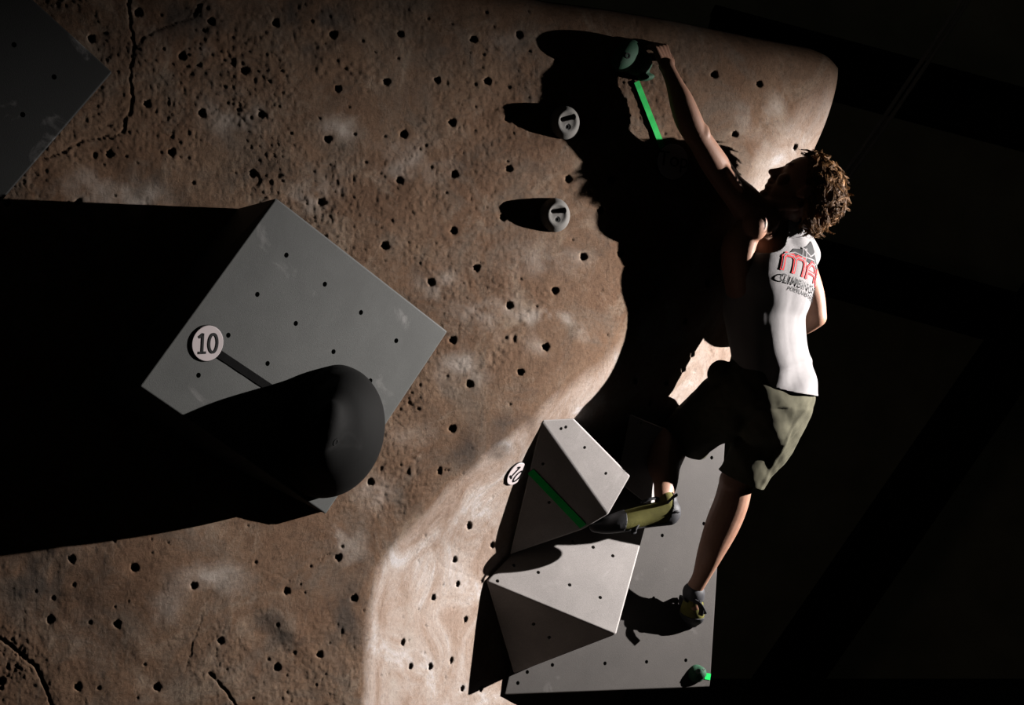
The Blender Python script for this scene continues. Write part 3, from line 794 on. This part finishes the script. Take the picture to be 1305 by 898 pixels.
for sgn in (-1, 1): body.append(ell(hp(.099, -.035, .010*sgn), HF*.010, HU*.007, HS*.008))
body.append(limb([(hp(.082, -.048, -.02), .006), (hp(.095, -.051, 0), .0085), (hp(.082, -.048, .02), .006)]))     # upper lip
body.append(limb([(hp(.079, -.066, -.018), .006), (hp(.090, -.068, 0), .0085), (hp(.079, -.066, .018), .006)]))   # lower lip
body.append(ell(hp(.078, -.094, 0), HF*.016, HU*.016, HS*.020))                    # chin boss

def finger(base, joints, r):
    return limb([(p, r*(1-.10*i)) for i, p in enumerate([base]+joints)], n=4, seg=10)
def hand(wrist, fwd, back, thumb_side, curl, scale=1.0, spread=0.10):
    """fwd: wrist to knuckles, back: out of the back of the hand, thumb_side: across"""
    fwd = fwd.normalized(); th = (thumb_side-fwd*thumb_side.dot(fwd)).normalized(); bk = fwd.cross(th)
    if bk.dot(back) < 0: bk = -bk
    k = scale; out = []
    for i, (off, ln) in enumerate(((.030, .88), (.010, 1.0), (-.011, .94), (-.031, .74))):
        kn = wrist+fwd*(.088-.004*i)*k+th*off*k
        out.append(limb([(wrist+fwd*.010*k+th*off*.45*k, .012*k, .012*k), (wrist+fwd*.045*k+th*off*.8*k, .0125*k, .0120*k), (kn, .0105*k, .0105*k)], n=4, seg=12))
        d = fwd.copy(); p = kn; js = []
        for L, c_ in zip((.042, .026, .020), curl):
            d = (Matrix.Rotation(0, 3, 'X') @ d); axis = th
            ang = c_ if fwd.cross(-bk).dot(th) > 0 else -c_
            d = Matrix.Rotation(ang, 3, th) @ d
            dd = (d+th*off*spread*8*0.1).normalized()
            p = p+dd*L*ln*k; js.append(p.copy())
        out.append(finger(kn, js, .0088*k))
    t0 = wrist+fwd*.025*k+th*.024*k
    t1 = t0+(fwd*.6+th*.75-bk*.25).normalized()*.036*k; t2 = t1+(fwd*.85+th*.35-bk*.35).normalized()*.030*k; t3 = t2+(fwd*.85+th*.0-bk*.45).normalized()*.022*k
    out.append(limb([(t0, .014*k), (t1, .0115*k), (t2, .010*k), (t3, .008*k)], n=4, seg=10))
    return out
# left hand hooked over the top of the hold; back of the hand up and towards the camera
body += hand(P(852, 91, 5.885), P(840, 56, 5.905)-P(852, 91, 5.885), Vector((.8, -.6, .3)), Vector((.62, .78, .1)), (1.0, 0.8, 0.5), 0.92)
body += hand(P(978, 427, 6.075), Vector((-.6, .35, -.15)), Vector((-.3, .2, -.9)), Vector((-.2, .9, .3)), (0.35, 0.4, 0.3), 0.95)
Vb, Fb, _ = fuse(body, 0.0036, 5)
link('body', mesh_np('body', Vb, Fb), M_skin, person, True)
# eyes
for sgn in (-1, 1):
    ev_, ef_ = ell(hp(.060, -.006, .030*sgn), HF*.011, HU*.011, HS*.011); link('eye', mesh_np('eye', ev_, ef_), M_eye, person, True)

# hair: a cap plus many curved locks
rnd = random.Random(7)
cap = [ell(hp(-.012, .026, 0), HF*.100, HU*.094, HS*.083, 28, 18), ell(hp(-.055, -.015, 0), HF*.058, HU*.070, HS*.072), ell(hp(.035, .070, 0), HF*.050, HU*.045, HS*.060)]
Vh, Fh, Nh = fuse(cap, 0.004, 4)
HV, HFc = [], []
def keep(p):
    q = Vector(p)-HC; f, u, s = q.dot(HF), q.dot(HU), q.dot(HS)
    # hairline: high on the forehead, over the ears, down the nape
    return max(f*0.9-u*0.75-0.005, -(u+0.085))
fld = [keep(p) for p in Vh]
Vc, Fc = clip(Vh, Fh, fld)
cap_bvh = BVHTree.FromPolygons([Vector(v) for v in Vc], Fc)
HV += [Vector(v) for v in Vc]; HFc += list(Fc)
cands = [i for i in range(len(Vh)) if fld[i] < 0]
for k in range(340):
    i = rnd.choice(cands); p = Vector(Vh[i]); n = Vector(Nh[i]); q = p-HC
    flow = -HF*0.8-HU*0.35+Vector((rnd.gauss(0, .28), rnd.gauss(0, .28), rnd.gauss(0, .28)))
    if q.dot(HU) > .05: flow += HF*(0.8*rnd.random())+HS*rnd.gauss(0, .5)
    flow = flow-n*flow.dot(n); flow = flow.normalized() if flow.length > 1e-4 else n.orthogonal()
    side = n.cross(flow); L = rnd.uniform(.045, .080); ph = rnd.uniform(0, 6.28); wav = rnd.uniform(.25, .6); lift = rnd.uniform(.08, .36)
    if q.dot(HF) > .0 or q.dot(HU) > .075: lift *= .3; L *= .75
    guide = []; d = (flow+n*lift).normalized(); pp = p-n*.003
    for s_ in range(8):
        guide.append(pp.copy()); d = (d+side*wav*math.sin(ph+s_*1.25)-n*.13*lift*2*(s_ > 1)).normalized(); pp = pp+d*L/7
    for m_ in range(13):
        a_, rr = rnd.uniform(0, 6.28), .0055*math.sqrt(rnd.random()); r0 = rnd.uniform(.0005, .0011); off = side*math.cos(a_)*rr*1.3+n*math.sin(a_)*rr*.7; ln = rnd.uniform(.75, 1.05)
        pts = [(g_+off*(1-.6*(q_/7)**1.5)+side*.0012*math.sin(q_*1.9+m_), r0*(1-(q_/7.6)**2)) for q_, g_ in enumerate(guide) if q_ <= 7*ln]
        v_, f_ = limb(pts, n=1, seg=4, cap=False); o_ = len(HV); HV += v_; HFc += [tuple(a+o_ for a in q_) for q_ in f_]
link('hair', mesh_np('hair', HV, HFc), M_hair, person, True)

# tank top: body-hugging loose jersey cut at hem, neck and arm holes
sh = [limb([(P(x, y, Y), a*np.interp(y, [360, 440], [.97, 1.0]), b_*np.interp(y, [360, 450], [1.14, 1.05])) for y, x, Y, a, b_ in
      [(272, 993, 5.825, .060, .050), (288, 990, 5.83, .100, .066), (305, 985, 5.83, .128, .084), (330, 984, 5.82, .162, .100), (350, 983, 5.815, .168, .104), (372, 980, 5.81, .156, .104), (400, 975, 5.80, .148, .100), (440, 979, 5.79, .136, .098), (470, 985, 5.79, .138, .102), (505, 992, 5.79, .142, .108), (530, 994, 5.79, .142, .108)]], ref=Sd, seg=36),
      limb([(P(993, 300, 5.82), .05, .05), (P(1003, 288, 5.83), .046, .048), (P(1010, 282, 5.86), .04, .04)]),
      limb([(P(968, 286, 5.79), .052, .055), (P(985, 288, 5.80), .052, .055)]),
      limb([(P(1012, 302, 5.88), .056, .056), (P(1025, 325, 5.90), .05, .05)]),
      ell(P(1014, 330, 5.78), Sd*.075, Z3*.09, Fd*.045)]
Vs, Fs, Ns = fuse(sh, 0.005, 10)
BK = -Fd
def shirt_fold(p, n):
    px, py = px_of(p)
    a = 0.0
    lo = min(1, max(0, (py-400)/90))
    a += 0.0040*lo*math.sin((px*0.8+py*0.35)*0.16+1.5*math.sin(py*.05))
    a += 0.0045*math.exp(-((py-470-0.35*(px-1000)*-1)/5.0)**2)*(px > 985)
    a += 0.0028*math.sin((px*0.9+py*0.5)*0.11)*min(1, max(0, (360-py)/60))
    a += 0.004*(mnoise.noise(Vector(p)*9))+0.003*mnoise.noise(Vector((p[0]*26, p[1]*26, p[2]*8)))
    return a*0.9
Vs = np.array([p+n*shirt_fold(p, n) for p, n in zip(Vs, Ns)])
def hem_f(p):
    px, py = px_of(p); return (py-(480+(px-940)*0.215+4*math.sin((px-940)/40)))/465
def shirt_field(p):
    v = Vector(p); fs = [hem_f(p)]
    ca = P(953, 272, 5.755); d = v-ca; ax = Vector((-.82, -.12, .55)).normalized()
    al = d.dot(ax); rr = (d-ax*al); dn = Vector((-.45, 0, -.89)); 
    # arm hole: elongated ellipsoid round the raised arm
    e = math.sqrt((d.dot(Vector((-.80, -.30, .52)).normalized())/.14)**2+(d.dot(Vector((.55, 0, .83)).normalized())/.105)**2+(d.dot(Vector((.1, .95, .2)).normalized())/.12)**2)
    fs.append((1-e)*.08)
    px, py = px_of(p)
    cl = (306-py)+(px-1024)*0.0
    # image-plane line of the arm hole: (980,268) down to (925,322), kept to the right of it
    pts = [(981, 262), (983, 285), (975, 303), (958, 314), (935, 321), (905, 325)]
    if py < 325:
        xa = np.interp(py, [262, 285, 303, 314, 321, 325], [981, 983, 975, 958, 935, 905])
        if v.y < 5.86: fs.append((xa-px)/465)
    neck = (v-P(1003, 268, 5.815)); nr_ = neck-HU*0
    fs.append(0.062-math.sqrt((neck.x/1.05)**2+(neck.y/1.15)**2+(neck.z/.62)**2))
    d2 = v-P(1034, 322, 5.95); fs.append(.062-d2.length)
    return max(fs)
Vt, Ft = clip(Vs, Fs, [shirt_field(p) for p in Vs])
shirt = link('tank_top', mesh_np('tank_top', Vt, Ft), M_shirt, person, True)
so = shirt.modifiers.new('solid', 'SOLIDIFY'); so.thickness = 0.002; so.offset = -1
sbvh = BVHTree.FromPolygons([Vector(v) for v in Vt], Ft)
# print on the back
LO = P(1012, 352, 5.80)+BK*0.3; LX = (Sd*0.97+Vector((0, 0, -.24))).normalized(); LY = (Z3-LX*Z3.dot(LX)-BK*0).normalized()
def project_print(name, me, mat, ox, oy, off=0.0012):
    bm = bmesh.new(); bm.from_mesh(me)
    for v in bm.verts: v.co = Vector((v.co.x+ox, v.co.y+oy, 0))*1.42
    top = [f for f in bm.faces if abs(f.normal.z) > .5]
    bmesh.ops.delete(bm, geom=[f for f in bm.faces if f.calc_area() < 1e-12], context='FACES_ONLY')
    for k in range(-40, 41):
        bmesh.ops.bisect_plane(bm, geom=bm.verts[:]+bm.edges[:]+bm.faces[:], plane_co=(k*.004+.0001, 0, 0), plane_no=(1, 0, 0))
        bmesh.ops.bisect_plane(bm, geom=bm.verts[:]+bm.edges[:]+bm.faces[:], plane_co=(0, k*.004+.0001, 0), plane_no=(0, 1, 0))
    bad = []
    for v in bm.verts:
        o_ = LO+LX*v.co.x+LY*v.co.y; hit = sbvh.ray_cast(o_, -BK)
        if hit[0] is None: bad.append(v); continue
        n = hit[1]; n = n if n.dot(BK) > 0 else -n
        v.co = hit[0]+n*(off+.0008)
    bmesh.ops.delete(bm, geom=bad, context='VERTS')
    # drop stretched faces at the flank
    bmesh.ops.delete(bm, geom=[f for f in bm.faces if max(e.calc_length() for e in f.edges) > .06], context='FACES_ONLY')
    return bm_obj(name, bm, mat, shirt)
def ribbon(paths, wd):
    bm = bmesh.new()
    for pts in paths:
        for (ax, ay), (bx, by) in zip(pts[:-1], pts[1:]):
            a, b_ = Vector((ax, ay, 0)), Vector((bx, by, 0)); d = (b_-a).normalized()*wd/2; s = Vector((-d.y, d.x, 0))
            bm.faces.new([bm.verts.new(p) for p in (a-d-s, b_+d-s, b_+d+s, a-d+s)])
    me = bpy.data.meshes.new('r'); bm.to_mesh(me); bm.free(); return me
def polym(polys):
    bm = bmesh.new()
    for pts in polys:
        vs_ = [bm.verts.new((x, y, 0)) for x, y in pts]; bm.faces.new(vs_)
    bmesh.ops.triangulate(bm, faces=bm.faces)
    me = bpy.data.meshes.new('r'); bm.to_mesh(me); bm.free(); return me
h0 = .040
Mp = [[(-.092, 0), (-.092, .024), (-.086, .031), (-.070, .031), (-.064, .026), (-.064, 0)], [(-.064, .026), (-.058, .031), (-.042, .031), (-.036, .024), (-.036, 0)]]
Ap = [[(-.022, 0), (-.022, .020), (-.012, .031), (.008, .031), (.016, .022), (.016, 0)], [(-.022, .012), (.016, .012)]]
Cp = [[(.068, .031), (.038, .031), (.031, .025), (.031, .006), (.038, 0), (.068, 0)]]
project_print('red_lettering', ribbon(Mp+Ap+Cp, .0085), M_red, 0, -.008, .0016)
project_print('lettering_highlight', ribbon(Mp+Ap+Cp, .0022), M_shirt, 0, -.008, .0024)
project_print('mountain_print', polym([[(-.080, .034), (-.068, .048), (-.050, .052), (-.030, .066), (-.012, .080), (-.002, .080), (.012, .070), (.030, .060), (.048, .050), (.066, .036), (.070, .028), (-.02, .030)]]), M_greyprint, 0, -.008, .0010)
project_print('bridge_print', ribbon([[(-.092, .030), (-.066, .040), (-.042, .037), (.0, .041), (.04, .033), (.075, .018)], [(-.046, .030), (-.046, .056)], [(-.036, .030), (-.036, .056)], [(-.046, .054), (-.036, .054)],
                               [(.012, .030), (.012, .072)], [(.022, .030), (.022, .072)], [(.012, .068), (.022, .068)], [(-.041, .052), (-.02, .044), (.017, .066), (.05, .044), (.07, .034)]], .0026), M_shirt, 0, -.008, .0018)
project_print('club_lettering', text_mesh('CLIMBING TEAM', .0225, 0, offset=.0003, sx=1.08), M_ink, -.004, -.026, .0035)
project_print('town_lettering', text_mesh('PORTLAND OREGON', .0105, 0, offset=.0002, sx=1.15), M_ink, 0, -.041, .0035)

# shorts
HemL, HemR = P(870, 558, 5.955), P(944, 610, 5.925)
shp = [limb([(P(973, 458, 5.79), .112, .090), (P(975, 480, 5.79), .140, .105), (P(981, 505, 5.79), .150, .115), (P(980, 528, 5.80), .125, .100)], ref=Sd, seg=32),
       limb([(P(958, 498, 5.76), .105, .10), (P(920, 520, 5.84), .100, .095), (P(885, 548, 5.925), .088, .085), (P(862, 566, 5.985), .086, .084)]),
       limb([(P(1000, 505, 5.83), .090, .095), (P(985, 548, 5.86), .092, .090), (P(955, 592, 5.91), .077, .078), (P(936, 625, 5.945), .074, .076)]),
       ell(P(919, 476, 5.77), X3*.042, Y3*.032, Z3*.042)]
Vp, Fp, Np = fuse(shp, 0.005, 8)
def sf(p):
    v = Vector(p); px, py = px_of(p)
    a = .006*mnoise.noise(v*11)+.0035*mnoise.noise(Vector((v.x*30+v.z*18, v.y*20, v.z*12)))
    a += .003*math.sin((px*.9-py*.45)*.13)*(py > 520)
    a += .0025*math.exp(-(((px-1003)+(py-560)*.55)/2.2)**2)*(px > 950)       # outer seam
    return a
Vp = np.array([p+n*sf(p) for p, n in zip(Vp, Np)])
axL = (P(862, 566, 5.985)-P(920, 520, 5.84)).normalized(); axR = (P(936, 625, 5.945)-P(985, 548, 5.86)).normalized()
def short_field(p):
    v = Vector(p); px, py = px_of(p); fs = [-(py-452)/465]
    if (v-HemL).length < .13: fs.append((v-HemL).dot((axL+Vector((-.1, 0, -.35))).normalized()))
    if (v-HemR).length < .13: fs.append((v-HemR).dot((axR+Vector((.05, 0, -.25))).normalized()))
    return max(fs)
Vq, Fq = clip(Vp, Fp, [short_field(p) for p in Vp])
shorts = link('shorts', mesh_np('shorts', Vq, Fq), M_shorts, person, True)
so = shorts.modifiers.new('solid', 'SOLIDIFY'); so.thickness = 0.003; so.offset = -1

# climbing shoes
def shoe(heel, toe, ankle, heel_r, up, straps):
    d = (toe-heel); L = d.length; f = d.normalized(); u = (up-f*up.dot(f)).normalized(); s = f.cross(u)
    prims = [ell(heel, f*heel_r*1.0, s*heel_r*.95, u*heel_r*1.1),
             limb([(heel, heel_r*.95, heel_r*1.1), (heel+f*L*.3, .034, .034), (heel+f*L*.62-u*.004, .040, .028), (heel+f*L*.85-u*.008, .034, .020), (toe-u*.006, .020, .013)], ref=s),
             limb([(heel+f*.010, .030, .032), (ankle.lerp(heel, .45), .032, .034)])]
    V, F, _ = fuse(prims, .004, 5)
    up_o = link('climbing_shoe', mesh_np('climbing_shoe', V, F), M_yellow, person, True)
    # rubber: heel cup and toe rand as thin shells over the upper
    V2 = [Vector(p) for p in V]
    fl = []
    for p in V2:
        q = p-heel; a = q.dot(f); h = q.dot(u)
        heelcup = a+h*.55-.006; toe_r = (L*.62-a)-h*.4
        sole = h+.021
        fl.append(min(heelcup, toe_r, sole))
    me0 = mesh_np('n', V, F); nn = [v.normal.copy() for v in me0.vertices]
    V3 = [p+n*.0022 for p, n in zip(V2, nn)]
    Vr, Fr = clip(V3, F, fl); rb = link('rubber_rand', mesh_np('rubber_rand', Vr, Fr), M_rubber, up_o, True)
    so = rb.modifiers.new('solid', 'SOLIDIFY'); so.thickness = .002; so.offset = -1
    for pts in straps:
        v_, f_ = limb([(p, .0035, .009) for p in pts], n=4, seg=10, ref=u)
        link('strap', mesh_np('strap', v_, f_), M_strap, up_o, True)
shoe(P(852, 652, 5.745), P(757, 669, 5.72), P(846, 628, 5.76), .036, Vector((0, -.3, 1)),
     [[P(851, 640, 5.715), P(857, 634, 5.705), P(863, 630, 5.70)], [P(852, 652, 5.72), P(861, 651, 5.715), P(863, 652, 5.72)],
      [P(812, 668, 5.71), P(808, 675, 5.70), P(808, 679, 5.70)], [P(818, 640, 5.73), P(828, 636, 5.73), P(838, 634, 5.74)]])
shoe(P(884, 760, 6.075), P(880, 795, 6.155), P(884, 750, 6.065), .030, Vector((-.25, -1, .3)),
     [[P(884, 765, 6.045), P(892, 770, 6.04), P(898, 781, 6.05)], [P(874, 765, 6.05), P(869, 760, 6.05), P(868, 770, 6.055)], [P(890, 766, 6.04), P(894, 776, 6.045), P(893, 783, 6.05)]])

P = P0

# ------------------------------------------------------------------ dark hall behind
def beam(a, b_, wd, dp, label, name='roof_beam', mat=None):
    d = (b_-a).normalized(); s = Vector((0, 1, 0)).cross(d).normalized(); y = Vector((0, 1, 0)); bm = bmesh.new(); rows = []
    # I-section
    prof = [(-1, -1), (1, -1), (1, -.8), (.12, -.8), (.12, .8), (1, .8), (1, 1), (-1, 1), (-1, .8), (-.12, .8), (-.12, -.8), (-1, -.8)]
    for p in (a, b_): rows.append([bm.verts.new(p+y*(u*dp/2)+s*(v*wd/2)) for u, v in prof])
    n = len(prof)
    for k in range(n): bm.faces.new([rows[0][k], rows[0][(k+1) % n], rows[1][(k+1) % n], rows[1][k]])
    bm.faces.new(rows[0]); bm.faces.new(rows[1][::-1]); bmesh.ops.recalc_face_normals(bm, faces=bm.faces)
    o = bm_obj(name, bm, mat or M_beam); return tag(o, label, 'beam', 'steel beams of the dark hall')
beam(P(900, 45, 12.0), P(1500, 205, 12.0), .32, .25, 'black steel beam crossing the dark hall above the climber')
beam(P(900, 300, 12.2), P(1500, 215+250, 12.2), .30, .25, "black steel beam in the dark hall level with the climber's back")
beam(P(1420, 260, 11.8), P(980, 900, 11.8), .30, .25, 'black steel beam slanting down the dark hall at right')
for k, dx in enumerate((0, 9)):
    v_, f_ = limb([(P(1073+dx, 225, 10.5), .011), (P(1116+dx, 165, 10.5), .011), (P(1165+dx, 92, 10.5), .011), (P(1210+dx, 25, 10.5), .011), (P(1255+dx, -50, 10.5), .011)], n=3, seg=8)
    o = link('hanging_cable', mesh_np('hanging_cable', v_, f_), M_cable, None, True)
    tag(o, ("nearer the climber's hair" if k == 0 else "farther from the climber's hair")+', one of two thin cables in the dark', 'cable', 'pair of cables in the dark hall')
